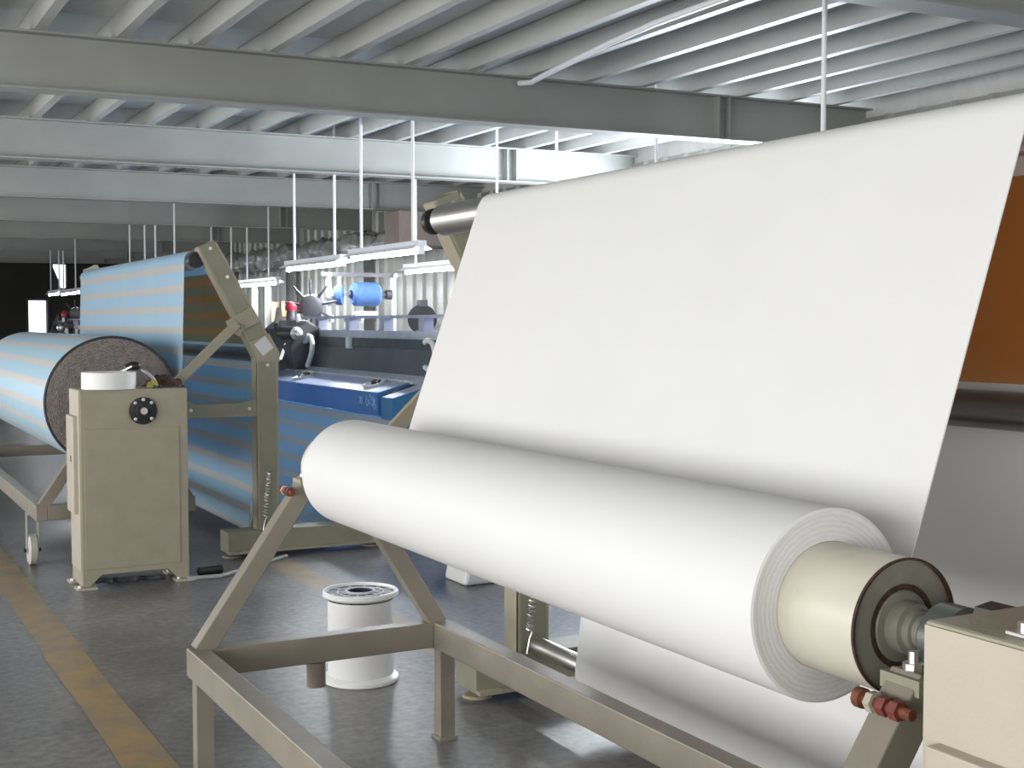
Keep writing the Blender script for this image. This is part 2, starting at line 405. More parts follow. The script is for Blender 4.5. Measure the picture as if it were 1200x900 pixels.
# right wall: corrugated sheets with columns, unseen windows added to light the ceiling
wr = struct(MB().box(XR, XR + 0.15, YN, YF, 0, 3.4).build('wall_right', 'plainwall'))
prof = []
for k in range(3):
    b = k / 3
    prof += [(b, 0), (b + .22, 0), (b + .25, -0.035), (b + .295, -0.035), (b + 1 / 3, 0)]
mb = MB(); n = len(prof)
v = [(p[1], p[0], z) for z in (0.0, 3.1) for p in prof]
mb.add(v, [(i, i + 1, n + i + 1, n + i) for i in range(n - 1)])
ws = mb.build('wall_sheet', 'wallmetal', wr, origin=(0, 0, 0)); 
YS = [5.5 + k for k in range(27)]
for i, y in enumerate(YS):
    o = ws if i == 0 else ws.copy()
    if i: COL.objects.link(o); o.parent = wr
    o.location = (XR - 0.03 - WORLD[wr.name].x, y, 0)
cm = None
for y in BY[3:]:
    if cm is None:
        cm = MB().box(-0.20, -0.19, -0.1, 0.1, 0, 2.84).box(-0.01, 0, -0.1, 0.1, 0, 2.84).box(-0.19, -0.01, -0.006, 0.006, 0, 2.84).build('column', 'column', wr, origin=(0, 0, 0)); o = cm
    else: o = cm.copy(); COL.objects.link(o); o.parent = wr
    o.location = (XR - 0.05, y, 0)
# frames and panes added around the unseen ceiling fill lamps
for i, y in enumerate((8.5, 9.8)):
    fr = MB().box(XR - .16, XR - .06, y - .6, y + .6, 1.70, 1.77).box(XR - .16, XR - .06, y - .6, y + .6, 2.63, 2.70).box(XR - .16, XR - .06, y - .6, y - .53, 1.77, 2.63).box(XR - .16, XR - .06, y + .53, y + .6, 1.77, 2.63)
    w = struct(fr.build('window_%d' % (i + 1), 'whitepaint'))
    MB().box(XR - .09, XR - .08, y - .53, y + .53, 1.77, 2.63).build('window_pane', 'whiteplastic', w)

# far wall with a doorway and a window opening
fw = MB(); y0, y1 = YF, YF + 0.2
D = (4.446, 4.868, 2.007); WN = (5.02, 5.33, 2.31, 2.88)
fw.box(XL, D[0], y0, y1, 0, 3.4); fw.box(D[0], D[1], y0, y1, D[2], 3.4); fw.box(D[1], WN[0], y0, y1, 0, 3.4)
fw.box(WN[0], WN[1], y0, y1, 0, WN[2]); fw.box(WN[0], WN[1], y0, y1, WN[3], 3.4); fw.box(WN[1], XR + .15, y0, y1, 0, 3.4)
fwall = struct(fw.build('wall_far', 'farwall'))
dfr = MB().box(D[0] - .05, D[0], y0 - .03, y0 + .1, 0, D[2] + .05).box(D[1], D[1] + .05, y0 - .03, y0 + .1, 0, D[2] + .05).box(D[0], D[1], y0 - .03, y0 + .1, D[2], D[2] + .05)
struct(dfr.build('door_1', 'dark'))
wedge = MB().prism_y([(5.0, 2.27), (5.19, 2.27), (5.15, 2.47), (5.0, 2.84)], y0 - .03, y0 + .01)  # added dark piece, cuts the bright opening down to a wedge
tag(wedge.build('curtain', 'dark'), 'dark cloth drawn aside over the small bright window in the far wall', 'curtain')

# left and rear wall with window openings (behind and beside the camera)
def wall_with_openings(name, along, fixed, a0, a1, centres, half, z0, z1, outward):
    mb = MB(); t0, t1 = sorted((fixed, fixed + 0.2 * outward)); cur = a0
    def seg(p, q, zz0, zz1):
        if q - p < 1e-4: return
        if along == 'y': mb.box(t0, t1, p, q, zz0, zz1)
        else: mb.box(p, q, t0, t1, zz0, zz1)
    for c in centres:
        seg(cur, c - half, 0, 3.4); seg(c - half, c + half, 0, z0); seg(c - half, c + half, z1, 3.4); cur = c + half
    seg(cur, a1, 0, 3.4)
    return struct(mb.build(name, 'plainwall'))
wall_with_openings('wall_left', 'y', XL, YN, YF, WIN_Y, 1.6, 0.45, 2.75, -1)
wall_with_openings('wall_rear', 'x', YN, XL, XR, (-2.4, 1.6), 1.6, 0.3, 2.6, -1)

# ------------------------------------------------------------------ machine builders
TRX, TRZ, LRX, LRZ = 2.10, 1.885, 2.53, .195
AX = 1.545; AZ = 1.005         # take-up roll axis
def take_up_stand(y, label, inward, bend=(1.945, 1.13)):
    """bent post with brace; inward = +1 when the cloth lies at larger y"""
    t = thing('guide_stand', label, 'machine stand', (2.53, y, 0), 'guide stands of the cloth rollers')
    Y0, Y1 = y - 0.06, y + 0.06
    poly_l = [(2.455, .17), (2.455, 1.27), (2.095, 1.955)]; poly_r = [(2.2, 2.005), (2.595, 1.30), (2.595, .17)]
    MB().prism_y(poly_l + poly_r, Y0 + .003, Y0 + .015).build('post_web', 'drabpost', t)
    def flange(pts, inner):
        mb = MB()
        th = 0.012 * inner
        q = [(px + th, pz) for px, pz in pts]
        mb.prism_y(pts + q[::-1], Y0, Y1); return mb
    flange(poly_l, 1).build('flange', 'beige', t); flange(poly_r, -1).build('flange', 'beige', t)  # paler beige than the web: light on the post edges put into the colour
    MB().bar((2.102, y, 1.957), (2.196, y, 2.000), 0.12, 0.012, (0, 0, 1)).build('top_cap', 'drabpost', t)
    # gusset at the bend and clamp plate on the slanted leg
    g = MB().prism_y([(2.45, 1.245), (2.60, 1.245), (2.60, 1.305), (2.535, 1.425), (2.40, 1.37), (2.45, 1.275)], Y0 - .012, Y0).build('gusset_plate', 'beige', t)
    pl = MB().prism_y([(2.435, 1.355), (2.492, 1.283), (2.562, 1.335), (2.505, 1.41)], Y0 - .016, Y0 - .0125).build('paper_label', 'paper', g)
    pl['label'] = 'blank white paper label stuck on the bend plate'
    c = MB().prism_y([(2.255, 1.50), (2.42, 1.60), (2.475, 1.50), (2.375, 1.455), (2.34, 1.41), (2.29, 1.43)], Y0 - .014, Y0).build('clamp_plate', 'beige', t)
    MB().lathe((2.355, Y0 - .014, 1.47), (0, -1, 0), [(0, 0.014), (.014, .014), (.016, 0)], 12).build('bolt', 'drabpost', c)
    for bx, bz in ((2.27, 1.78), (2.165, 1.955), (2.525, 1.225)):
        MB().lathe((bx, Y0 + .003, bz), (0, -1, 0), [(0, 0.01), (.011, .01), (.011, 0)], 10).build('bolt', 'steel', t)
    br = MB().bar((2.325, Y0 - .02, 1.49), (bend[0], Y0 - .02, bend[1]), 0.03, 0.055, (0, 0, 1)).build('brace', 'beige', t)
    MB().lathe((bend[0] - .005, Y0 - .045, bend[1] - .005), (0, 1, 0), [(0, 0), (.03, 0), (.03, .05), (0, .05)], 8).build('brace_bolt', 'redbrown', br)
    MB().prism_y([(bend[0] - .055, bend[1] + .01), (bend[0] - .05, bend[1] - .23), (2.45, bend[1] - .23), (2.45, bend[1] - .12), (2.32, bend[1] - .145), (2.06, bend[1] - .145), (bend[0] + .045, bend[1] - .10), (bend[0] + .035, bend[1] + .01)], Y0 - .005, Y0 + .012).build('link_arm', 'drabpost', t)
    for bx in (2.03, 2.40): MB().lathe((bx, Y0 - .005, bend[1] - .18), (0, -1, 0), [(0, 0.012), (.011, .012), (.011, 0)], 10).build('bolt', 'steel', t)
    # base channel with lip and feet
    MB().box(2.25, 3.32, y - .09, y + .09, 0.035, 0.17).build('base', 'drabpost', t, bevel=.004)
    MB().box(2.25, 3.34, y - .125, y - .09, 0.035, 0.05).build('base_lip', 'beige', t)
    for fx in (2.30, 3.25):
        MB().lathe((fx, y - .12 if False else y, 0.0), (0, 0, 1), [(0, 0), (.062, 0), (.062, .012), (.022, .018), (.016, .036), (0, .036)], 20).build('foot', 'beige', t)
    # spring along the post
    pts = []; a = Vector((2.52, Y0 - .03, 0.55)); b = Vector((2.49, Y0 - .03, 0.26)); N = 15
    for k in range(N * 8 + 1):
        q = a.lerp(b, k / (N * 8)); an = 2 * PI * k / 8; pts.append(q + Vector((math.cos(an) * .014, math.sin(an) * .014, 0)))
    pts.append(b + Vector((.0, 0, -.03))); pts.append(b + Vector((-.012, 0.0, -.09)))
    pts.insert(0, a + Vector((0, .02, .02)))
    MB().tube(pts, 0.0032, 5).build('spring', 'steel', t)
    # roller bearing blocks on the inner side
    s = inward
    for (bx, bz, br_) in ((TRX, TRZ, .05), (2.515, 1.285, .04), (LRX, LRZ, .045)):
        MB().lathe((bx, y + s * .02, bz), (0, s, 0), [(0, 0), (br_, 0), (br_, .03), (br_ * .6, .034), (br_ * .6, .05), (0, .05)], 20).build('bearing', 'blackiron', t)
    return t

def roller(name, x, z, r, y0, y1, m, label, c0=None, c1=None):
    """shell from c0 to c1, journals out to y0 and y1"""
    c0 = y0 + .05 if c0 is None else c0; c1 = y1 - .05 if c1 is None else c1
    t = thing(name, label, 'roller', (x, y0, z))
    MB().lathe((x, c0, z), (0, 1, 0), [(r * .4, .01), (r - .006, .01), (r - .003, 0), (r, .002), (r, c1 - c0 - .002), (r - .003, c1 - c0), (r * .4, c1 - c0)], 36).build('roller_shell', m, t)
    for a, b in ((y0, c0 + .02), (c1 - .02, y1)):
        MB().lathe((x, a, z), (0, 1, 0), [(0, 0), (r * .42, 0), (r * .42, b - a), (0, b - a)], 16).build('journal', 'steel', t)
    return t

def cloth_path(rollR, ax, az, roll_a0=None):
    """from the take-up roll over the top roller, behind the board, round the low roller, up to the loom"""
    # tangent from the right flank of the roll to the left flank of the top roller
    tr, tx, tz = 0.062, TRX, TRZ
    # direction angle of the internal/external tangent: solve for common left... cloth leaves the roll on its right side
    # and meets the roller on its left side (internal tangent)
    dx, dz = tx - ax, tz - az; D_ = math.hypot(dx, dz); base = math.atan2(dz, dx); off = math.acos((rollR + tr) / D_)
    a = base - off
    P = (ax + rollR * math.cos(a), az + rollR * math.sin(a)); aq = a + PI
    Q = (tx + tr * math.cos(aq), tz + tr * math.sin(aq))
    a1 = math.degrees(aq) % 360
    pts = [P] + [(P[0] + (Q[0] - P[0]) * k / 10, P[1] + (Q[1] - P[1]) * k / 10) for k in range(1, 10)]
    pts += arc(tx, tz, tr, a1, 32, 12)
    pts += [(2.578, 1.29), (2.572, 1.26), (2.56, 1.22)]
    pts += arc(LRX, LRZ, .092, 172, 262, 10)
    pts += [(3.02, .10)] + arc(3.08, .185, .085, 280, 335, 5)
    pts += [(3.43, .79), (3.445, .835)]
    return pts, a

def take_up_trolley(y0, y1, ax, label, feet):
    """base frame with legs or casters, A-shaped bearers at both ends; y0 near, y1 far"""
    x0, x1 = ax - .49, ax + .45; t = thing('roll_trolley', label, 'trolley', ((x0 + x1) / 2, (y0 + y1) / 2, 0))
    zt, zb = .42, .325
    for x in (x0, x1 - .065):
        MB().box(x, x + .065, y0, y1, zb, zt).build('side_rail', 'trolley', t, bevel=.004)
    for y in (y0, y1 - .065):
        MB().box(x0 + .065, x1 - .065, y + .001, y + .064, zb + .002, zt - .002).build('end_rail', 'trolley', t, bevel=.004)
        yc = y + .0325
        for s, bx in ((1, x0 + .04), (-1, x1 - .04)):
            top = (ax - s * .075, yc, .955)
            d = MB().bar((bx, yc, zt - .01), top, .062, .062, (0, 1, 0)).build('bearer_leg', 'trolley', t, bevel=.003)
            # stop bolt on the leg
            mx = bx + (top[0] - bx) * .88; mz = zt + (top[2] - zt) * .88
            if s == 1:
                bxx, bz = ax - .150, .925
                b = MB().lathe((bxx, yc + .05, bz), (0, -1, 0), [(0, 0), (.016, 0), (.016, .014), (.009, .015), (.009, .112), (0, .113)], 12).build('stop_bolt', 'rust', t)
                MB().lathe((bxx, yc + .024, bz), (0, -1, 0), [(.009, 0), (.017, 0), (.017, .013), (.009, .013), (.009, 0)], 6).build('lock_nut', 'cream', b)
                for q_ in (.001, -.024): MB().lathe((bxx, yc + q_, bz), (0, -1, 0), [(.009, 0), (.016, 0), (.016, .016), (.009, .016), (.009, 0)], 6).build('lock_nut', 'redbrown', b)
        MB().prism_y([(ax - .115, .94), (ax + .115, .94), (ax + .115, .965), (ax + .065, .965), (ax + .03, .945), (ax - .03, .945), (ax - .065, .965), (ax - .115, .965)], yc - .04, yc + .04).build('bearing_seat', 'drabpost', t)
        MB().lathe((ax, yc - .036, AZ), (0, 1, 0), [(.0275, 0), (.045, 0), (.056, .012), (.056, .060), (.045, .072), (.0275, .072), (.0275, 0)], 32).build('bearing_housing', 'clutch', t)
        for bx in (-.085, .085):
            MB().lathe((ax + bx, yc, .965), (0, 0, 1), [(.017, 0), (.017, .016), (.009, .017), (.009, .034), (0, .034)], 8).build('bolt', 'steel', t)
    if feet == 'legs':
        for x in (x0, x1 - .065):
            for y in (y0 + .05, y1 - .11):
                lg = MB().box(x + .005, x + .06, y, y + .055, .012, zb).build('leg', 'trolley', t)
                MB().box(x - .003, x + .068, y - .008, y + .063, 0, .012).build('foot_plate', 'trolley', lg)
        MB().lathe((ax - .05, y1 - .033, zb), (0, 0, -1), [(0, 0), (.033, 0), (.033, .085), (.026, .085), (.026, .02), (0, .02)], 20).build('socket', 'trolley', t)
    else:
        for x in (x0 + .033, x1 - .033):
            for y in (y0 + .42, y1 - .42):
                fk = MB().box(x - .035, x + .035, y - .04, y + .04, zb - .012, zb).box(x - .036, x - .030, y - .022, y + .022, .07, zb - .012).box(x + .030, x + .036, y - .022, y + .022, .07, zb - .012).build('caster_fork', 'steel', t)
                MB().lathe((x - .027, y, .095), (1, 0, 0), [(.03, 0), (.08, 0), (.095, .008), (.095, .046), (.08, .054), (.03, .054), (.03, 0)], 28).build('caster_wheel', 'rubber', fk)
                MB().tube([(x - .05, y, .09), (x + .05, y, .09)], .012, 10).build('caster_axle', 'blackiron', fk)
    return t

def drive_cabinet(x0, y1, label):
    """gear cabinet; x0 = left face, y1 = rear face (towards the roll)"""
    x1, y0 = x0 + .60, y1 - .31; zt = 1.12
    t = thing('drive_cabinet', label, 'cabinet', ((x0 + x1) / 2, (y0 + y1) / 2, 0))
    mb = MB().prism_y([(x0, .012), (x0 + .045, .012), (x0 + .11, .075), (x1 - .12, .075), (x1 - .06, .012), (x1, .012), (x1, zt), (x0, zt)], y0, y1)
    mb.build('body', 'beige', t, bevel=.006)
    MB().box(x0 + .02, x1 - .05, y0 - .006, y0 - .0002, .11, zt - .22).build('front_panel', 'beige', t, bevel=.002)
    MB().box(x0 - .028, x0 - .0002, y0 + .06, y1 - .03, .42, .97).build('side_cover', 'cream', t, bevel=.003)
    MB().box(x0 - .0295, x0 - .0282, y0 + .12, y0 + .15, .71, .745).build('slot', 'black', t)
    MB().box(x0 - .004, x0 - .0002, y0 + .005, y1 - .005, .10, zt - .005).build('side_panel', 'cream', t)  # paler skin over the left face, its stronger light put into the colour
    for fx in (x0 + .02, x1 - .03):
        for fy in (y0 + .01, y1 - .06):
            f = MB().box(fx - .05, fx + .06, fy - .035, fy + .07, 0, .012).build('foot', 'cream', t)
            MB().lathe((fx - .03, fy + .0, .012), (0, 0, 1), [(.014, 0), (.014, .012), (0, .012)], 8).build('anchor_bolt', 'steel', f)
    # flanged bearing on the front
    cx, cz = x0 + .345, .995
    fl_ = MB().lathe((cx, y0 - .006, cz), (0, -1, 0), [(0.078, 0), (.078, .012), (.052, .014), (.050, .030), (.036, .032), (.034, .022), (0, .022)], 36).build('bearing_flange', 'blackiron', t)
    MB().lathe((cx, y0 - .028, cz), (0, -1, 0), [(.022, 0), (.02, .012), (0, .012)], 20).build('shaft_end', 'steel', fl_)
    for k in range(5):
        a = PI / 4 + k * PI / 2 if k < 4 else PI / 2
        MB().lathe((cx + math.cos(a) * .064, y0 - .018, cz + math.sin(a) * .064), (0, -1, 0), [(.010, 0), (.010, .010), (0, .012)], 10).build('flange_bolt', 'steel', fl_)
    return t, cx

def coupling(x, ya, yb, label):
    """shaft and clutch between cabinet (ya) and roll journal (yb)"""
    t = thing('drive_coupling', label, 'coupling', (x, ya, AZ), 'shaft couplings of the take-up rolls'); L = yb - ya
    MB().lathe((x, ya, AZ), (0, 1, 0), [(0, 0), (.07, 0), (.072, L * .3), (.062, L * .34), (.066, L * .5), (.058, L * .66), (.03, L * .69), (0, L * .69)], 36).build('clutch', 'clutch', t)
    MB().lathe((x, ya + L * .69, AZ), (0, 1, 0), [(0, 0), (.026, 0), (.026, L * .29), (0, L * .29)], 28).build('sleeve', 'steel', t)
    MB().prism_y([(x - .03, AZ + .050), (x + .02, AZ + .056), (x + .03, AZ + .066), (x + .01, AZ + .073), (x - .025, AZ + .068)], ya + L * .46, ya + L * .64).build('clutch_lever', 'black', t)
    return t

# ---- white machine (nearest)
t = thing('white_cloth_roll', 'large roll of white cloth wound on a cream core, resting on the nearest trolley', 'cloth roll', (AX, 1.70, AZ))
WR = .172; YA, YB = 1.70, 3.985
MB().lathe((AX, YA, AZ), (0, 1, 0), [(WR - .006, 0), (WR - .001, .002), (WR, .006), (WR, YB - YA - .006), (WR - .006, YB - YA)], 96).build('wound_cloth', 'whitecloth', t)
for yy in (YA, YB):
    s = 1 if yy == YA else -1
    e = MB().lathe((AX, yy, AZ), (0, s, 0), [(.1125, 0.004), (.135, .0015), (.150, .003), (WR - .006, 0)], 96).build('wound_edge', 'whiteend', t, origin=(AX, yy, AZ))
core = MB().lathe((AX, 1.52, AZ), (0, 1, 0), [(.108, 0), (.112, .004), (.112, 2.65 - .004), (.108, 2.65)], 72).build('core_tube', 'core', t)
rim = MB().lathe((AX, 1.5215, AZ), (0, 1, 0), [(.112, .004), (.1128, .002), (.1128, -.002), (.1085, -.002), (.1085, .006)], 72).build('rusty_rim', 'weldrust', core); rim['label'] = 'rusty rim of the core tube'
MB().lathe((AX, 1.527, AZ), (0, 1, 0), [(.1085, 0), (.068, 0)], 64).build('end_disc', 'endgrey', core)
gr = MB().lathe((AX, 1.527, AZ), (0, 1, 0), [(.069, -.0015), (.069, .001), (.060, .001), (.060, -.0015), (.069, -.0015)], 64).build('weld_ring', 'weldrust', core); gr['label'] = 'dark rusty weld ring'
MB().lathe((AX, 1.528, AZ), (0, -1, 0), [(.060, 0), (.057, .004), (.044, .006), (.042, .03), (.034, .033), (.033, .045), (.027, .047), (.027, .085), (0, .085)], 48).build('journal', 'endgrey', core)
MB().lathe((AX, 4.165, AZ), (0, 1, 0), [(.108, 0), (.04, .004), (.03, .01), (.03, .06), (0, .06)], 40).build('journal', 'drabpost', core)

prof_, a_ = cloth_path(WR + .002, AX, AZ)
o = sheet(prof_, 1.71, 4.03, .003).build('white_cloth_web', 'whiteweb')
tag(o, 'wide taut sheet of white cloth rising from its roll over the high roller', 'cloth')
take_up_trolley(1.385, 4.235, AX, 'beige steel trolley frame on four legs under the white roll', 'legs')
take_up_stand(4.56, 'bent stand at the far edge of the white cloth, mostly behind it', -1, (1.80, .99))
take_up_stand(1.22, 'bent stand at the near edge of the white cloth', 1)
def machine_rollers(ya, yb, which, boardlab, ca, cb):
    roller('guide_roller', TRX, TRZ, .058, ya, yb, 'steel', 'bright steel roller at the top of the %s stands' % which)
    roller('guide_roller', 2.515, 1.285, .047, ya, yb, 'darksteel', 'dark steel roller below the brown guard sheet of the %s' % which)
    roller('guide_roller', LRX, LRZ, .088, ya, yb, 'steel', 'low roller near the floor inside the %s loop' % which, ca - .01, cb + .01)
    # board: slanted glossy sheet between the stand legs
    mb = MB().bar((2.455, (ya + yb) / 2, 1.358), (2.20, (ya + yb) / 2, 1.80), yb - ya - .08, .012, (1, 0, .57))
    tag(mb.build('guard_sheet', 'board'), boardlab, 'guard sheet')
machine_rollers(1.29, 4.49, 'white cloth', 'clear brown guard sheet slanting behind the white cloth', 1.73, 4.0)
cab, ccx = drive_cabinet(1.237, 1.185, 'cream drive cabinet in the right foreground, cut off by the frame')
coupling(AX, 1.187, 1.452, 'grey clutch and shaft between the foreground cabinet and the white roll')

# ---- blue striped machine
BX, BR, BYA, BYB = 1.60, .408, 8.17, 11.72
t = thing('striped_cloth_roll', 'thick roll of pale blue striped cloth with a grey wound edge', 'cloth roll', (BX, BYA, AZ))
mb = MB(); mb.uv = []; n = 128; L = BYB - BYA
for y in (BYA, BYB):
    for k in range(n + 1):
        a = 2 * PI * k / n; mb.v.append((BX + BR * math.cos(a), y, AZ + BR * math.sin(a))); mb.uv.append((BR * a, y))
for k in range(n): mb.f.append((k, k + 1, n + 2 + k, n + 1 + k)); mb.sm.append(True)
mb.build('wound_cloth', 'stripes', t)
for yy in (BYA, BYB):
    s = 1 if yy == BYA else -1
    MB().lathe((BX, yy, AZ), (0, s, 0), [(.10, .01), (.2, -.004), (.3, .006), (.37, -.003), (.392, .003)], 96).build('wound_edge', 'blueend', t, origin=(BX, yy, AZ))
    MB().lathe((BX, yy, AZ), (0, s, 0), [(.392, .003), (.400, -.002), (BR, .002)], 96).build('outer_edge', 'dark', t)
MB().lathe((BX, 8.06, AZ), (0, 1, 0), [(0, -.06), (.03, -.06), (.03, 0), (.108, 0), (.112, .004), (.112, 3.84), (.03, 3.85), (.03, 3.91), (0, 3.91)], 48).build('core_tube', 'core', t)
prof_, a_ = cloth_path(BR + .002, BX, AZ)
o = sheet(prof_, 8.11, 11.70, .003, s0=0.05).build('striped_cloth_web', 'stripeweb')
tag(o, 'blue cloth with pale stripes running over the high roller and down to the loom', 'cloth')
take_up_trolley(7.95, 11.96, BX, 'beige trolley on casters under the striped roll', 'casters')
take_up_stand(8.03, 'bent olive stand with a white paper label beside the striped cloth', 1)
take_up_stand(11.88, 'bent stand at the far edge of the striped cloth', -1)
machine_rollers(8.10, 11.81, 'striped cloth', 'clear brown guard sheet showing stripes, beside the bent olive stand', 8.11, 11.70)
cab2, ccx2 = drive_cabinet(1.275, 7.74, 'beige drive cabinet with a black flange, in front of the striped roll')
coupling(BX, 7.742, 7.995, 'grey clutch and shaft between the beige cabinet and the striped roll')

# ---- loom (blue machine), local to its near end at y = 0 ; near end of the blue one at Y 8.2
def loom(yb, L, label, detail=True):
    t = thing('loom', label, 'loom', (3.9, yb + L / 2, 0))
    Y0, Y1 = yb, yb + L
    MB().prism_y([(3.44, .84), (3.44, 1.0), (3.68, 1.068), (3.68, .84)], Y0 + .16, Y1).build('breast_beam', 'loomblue', t, bevel=.004)
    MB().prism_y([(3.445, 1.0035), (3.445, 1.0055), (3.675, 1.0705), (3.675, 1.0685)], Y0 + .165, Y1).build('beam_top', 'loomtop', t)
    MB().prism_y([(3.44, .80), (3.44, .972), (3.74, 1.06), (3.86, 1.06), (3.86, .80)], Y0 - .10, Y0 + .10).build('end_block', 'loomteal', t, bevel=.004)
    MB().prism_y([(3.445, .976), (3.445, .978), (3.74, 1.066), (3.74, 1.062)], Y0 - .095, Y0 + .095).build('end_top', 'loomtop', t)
    MB().prism_y([(3.49, .985), (3.49, .995), (3.70, 1.065), (3.70, 1.04)], Y0 + .101, Y0 + .159).build('end_slot', 'black', t)
    MB().prism_y([(3.682, .9), (3.682, 1.075), (3.76, 1.115), (3.78, 1.115), (3.78, .9)], Y0 + .101, Y1).build('reed_ledge', 'loomgrey', t)
    bead = None
    nb = int(L / .055)
    for k in range(nb):
        y = Y0 + .16 + k * .055
        if bead is None:
            bead = MB().box(3.668, 3.70, 0, .034, 1.0715, 1.085).build('ledge_pad', 'whiteplastic', t, origin=(0, 0, 0)); o = bead
        else: o = bead.copy(); COL.objects.link(o); o.parent = t
        o.location = Vector((0, y, 0)) - WORLD[t.name]
    MB().prism_y([(3.765, 1.117), (3.80, 1.30), (3.86, 1.30), (3.86, 1.061), (3.775, 1.061)], Y0 - .3, Y1).build('harness_panel', 'darkpanel', t)
    MB().prism_y([(3.79, 1.302), (3.795, 1.37), (3.87, 1.37), (3.87, 1.302)], Y0 - .3, Y1).build('upper_strip', 'dark', t)
    MB().box(3.83, 3.90, Y0 - .3, Y1, 1.371, 1.43).build('top_bar', 'loomgrey', t)
    for k in range(5):
        y = Y0 + .35 + k * (L - .7) / 4
        MB().box(3.86, 3.94, y - .045, y + .045, 1.43, 1.525).box(3.85, 3.95, y - .06, y + .06, 1.4305, 1.44).build('rail_bracket', 'loomlav', t)
    MB().box(3.85, 3.97, Y0 - .1, Y1 - .1, 1.526, 1.55).build('upper_rail', 'loomlav', t)
    # side frames and underside
    for y in (Y0 - .06, Y1 - .02):
        MB().prism_y([(3.5, 0.0), (3.5, .80), (3.86, .80), (3.87, 1.30), (4.6, 1.30), (5.2, .95), (5.2, 0)], y, y + .09).build('side_frame', 'loomblue', t)
    MB().tube([(4.95, Y0 + .05, .75), (4.95, Y1 - .05, .75)], .30, 40).build('warp_beam', 'loomgrey', t)
    MB().tube([(4.9, Y0 + .05, 1.2), (4.9, Y1 - .05, 1.2)], .06, 20).build('back_rest', 'steel', t)
    MB().box(3.9, 4.6, Y0 + .04, Y1 - .04, .25, .4).build('cross_tie', 'loomblue', t)
    if not detail: return t
    # selvedge drive at the far end: dark housing, red knob, spoked hub, white pipe handle
    h = MB().prism_y([(3.60, 1.09), (3.86, 1.10), (3.86, 1.44), (3.72, 1.52), (3.62, 1.44), (3.56, 1.28)], Y1 - 1.22, Y1 - .35).build('drive_housing', 'dark', t, bevel=.02)
    MB().tube([(3.78, Y1 - .62, 1.45), (3.78, Y1 - .62, 1.60)], [.05, .035], 14).build('knob_stem', 'darkpanel', h)
    MB().lathe((3.78, Y1 - .62, 1.60), (0, 0, 1), [(0, 0), (.05, 0), (.055, .04), (.03, .075), (0, .08)], 16).build('red_knob', 'red', h)
    MB().tube([(3.60, Y1 - 1.30, 1.40), (3.60, Y1 - .95, 1.40)], [.055, .06], 18).build('motor', 'blackiron', h)
    MB().lathe((3.60, Y1 - 1.30, 1.40), (0, -1, 0), [(.055, 0), (.03, .01), (.02, .04), (0, .04)], 16).build('motor_shaft', 'steel', h)
    MB().bar((3.58, Y1 - 1.1, 1.30), (3.56, Y1 - .95, 1.12), .02, .05).build('lever', 'steel', h)
    MB().bar((3.58, Y1 - .8, 1.46), (3.70, Y1 - .5, 1.60), .03, .06).build('lever', 'dark', h)
    MB().bar((3.57, Y1 - .75, 1.33), (3.57, Y1 - .45, 1.22), .02, .04).build('lever', 'darkpanel', h)
    for k in range(14):
        p = Vector((3.58 + random.uniform(-.04, .1), Y1 - random.uniform(.4, 1.25), 1.10 + random.uniform(0, .12)))
        MB().box(p.x - .03, p.x + .03, p.y - .03, p.y + .03, p.z - .04, p.z + .05).build('linkage_block', ('darkpanel', 'dark', 'steel', 'loomlav')[k % 4], h, bevel=.006)
    HB = Vector((3.97, Y1 - .62, 1.64)); hd = Vector((-.45, -.89, 0)); hs = Vector((.89, -.45, 0))
    hub = MB().lathe(HB, hd, [(0, .05), (.06, .05), (.10, .03), (.115, -.03), (0, -.03)], 20).build('spoked_hub', 'darkpanel', t)
    for k in range(9):
        a = 2 * PI * k / 9 + .2; e_ = hs * math.cos(a) + Vector((0, 0, 1)) * math.sin(a)
        MB().tube([HB + e_ * .09, HB + e_ * .24], [.014, .010], 8).build('spoke', 'dark', hub)
    MB().bar((4.0, Y1 - .62, 1.40), (4.0, Y1 - .62, 1.60), .06, .06, (1, 0, 0)).build('hub_post', 'dark', hub)
    def pipe(y, s=1.0):
        pts = [(3.70, y + .28, 1.56), (3.70, y + .24, 1.47), (3.70, y + .17, 1.36), (3.70, y + .12, 1.325), (3.70, y + .05, 1.34), (3.70, y, 1.38), (3.70, y - .07, 1.37), (3.70, y - .10, 1.31), (3.70, y - .08, 1.24), (3.70, y - .02, 1.17), (3.70, y + .03, 1.12)]
        MB().tube(pts, .022, 12).build('pipe_handle', 'whiteplastic', t)
    pipe(Y1 - 1.32)
    pts = [(3.73, Y0 - .06 + .11 * math.cos(a), 1.27 + .10 * math.sin(a)) for a in [math.radians(60 + 24 * k) for k in range(11)]]
    MB().tube(pts, .02, 12).build('pipe_handle', 'whiteplastic', t)
    MB().box(3.765, 3.80, Y0 + 1.55, Y0 + 1.63, 1.285, 1.38).build('white_tag', 'whiteplastic', t, bevel=.006)
    # chalk scrawl on the front of the breast beam
    def stroke(p):
        MB().tube([(3.4385, Y0 + a, z) for a, z in p], .0035, 5).build('chalk_mark', 'chalk', t)
    stroke([(.30, .985), (.27, .955), (.33, .935), (.27, .915)]); stroke([(.36, .97), (.38, .93), (.35, .90), (.32, .925), (.34, .95)])
    stroke([(.24, .98), (.245, .90)]); stroke([(.22, .93), (.19, .905), (.215, .885), (.24, .90), (.22, .93), (.205, .955), (.23, .96), (.22, .93)])
    stroke([(.45, .955), (.45, .915), (.50, .92), (.50, .96), (.45, .955)]); stroke([(.475, .96), (.475, .91)])
    return t
LB = loom(8.2, 3.65, 'blue loom behind the striped cloth, with chalk marks on its breast beam')
LW = loom(1.75, 3.2, 'blue loom standing behind the white cloth', detail=False)
LF = loom(20.6, 3.4, 'loom in the far distance at the left, partly behind the striped roll', detail=True)

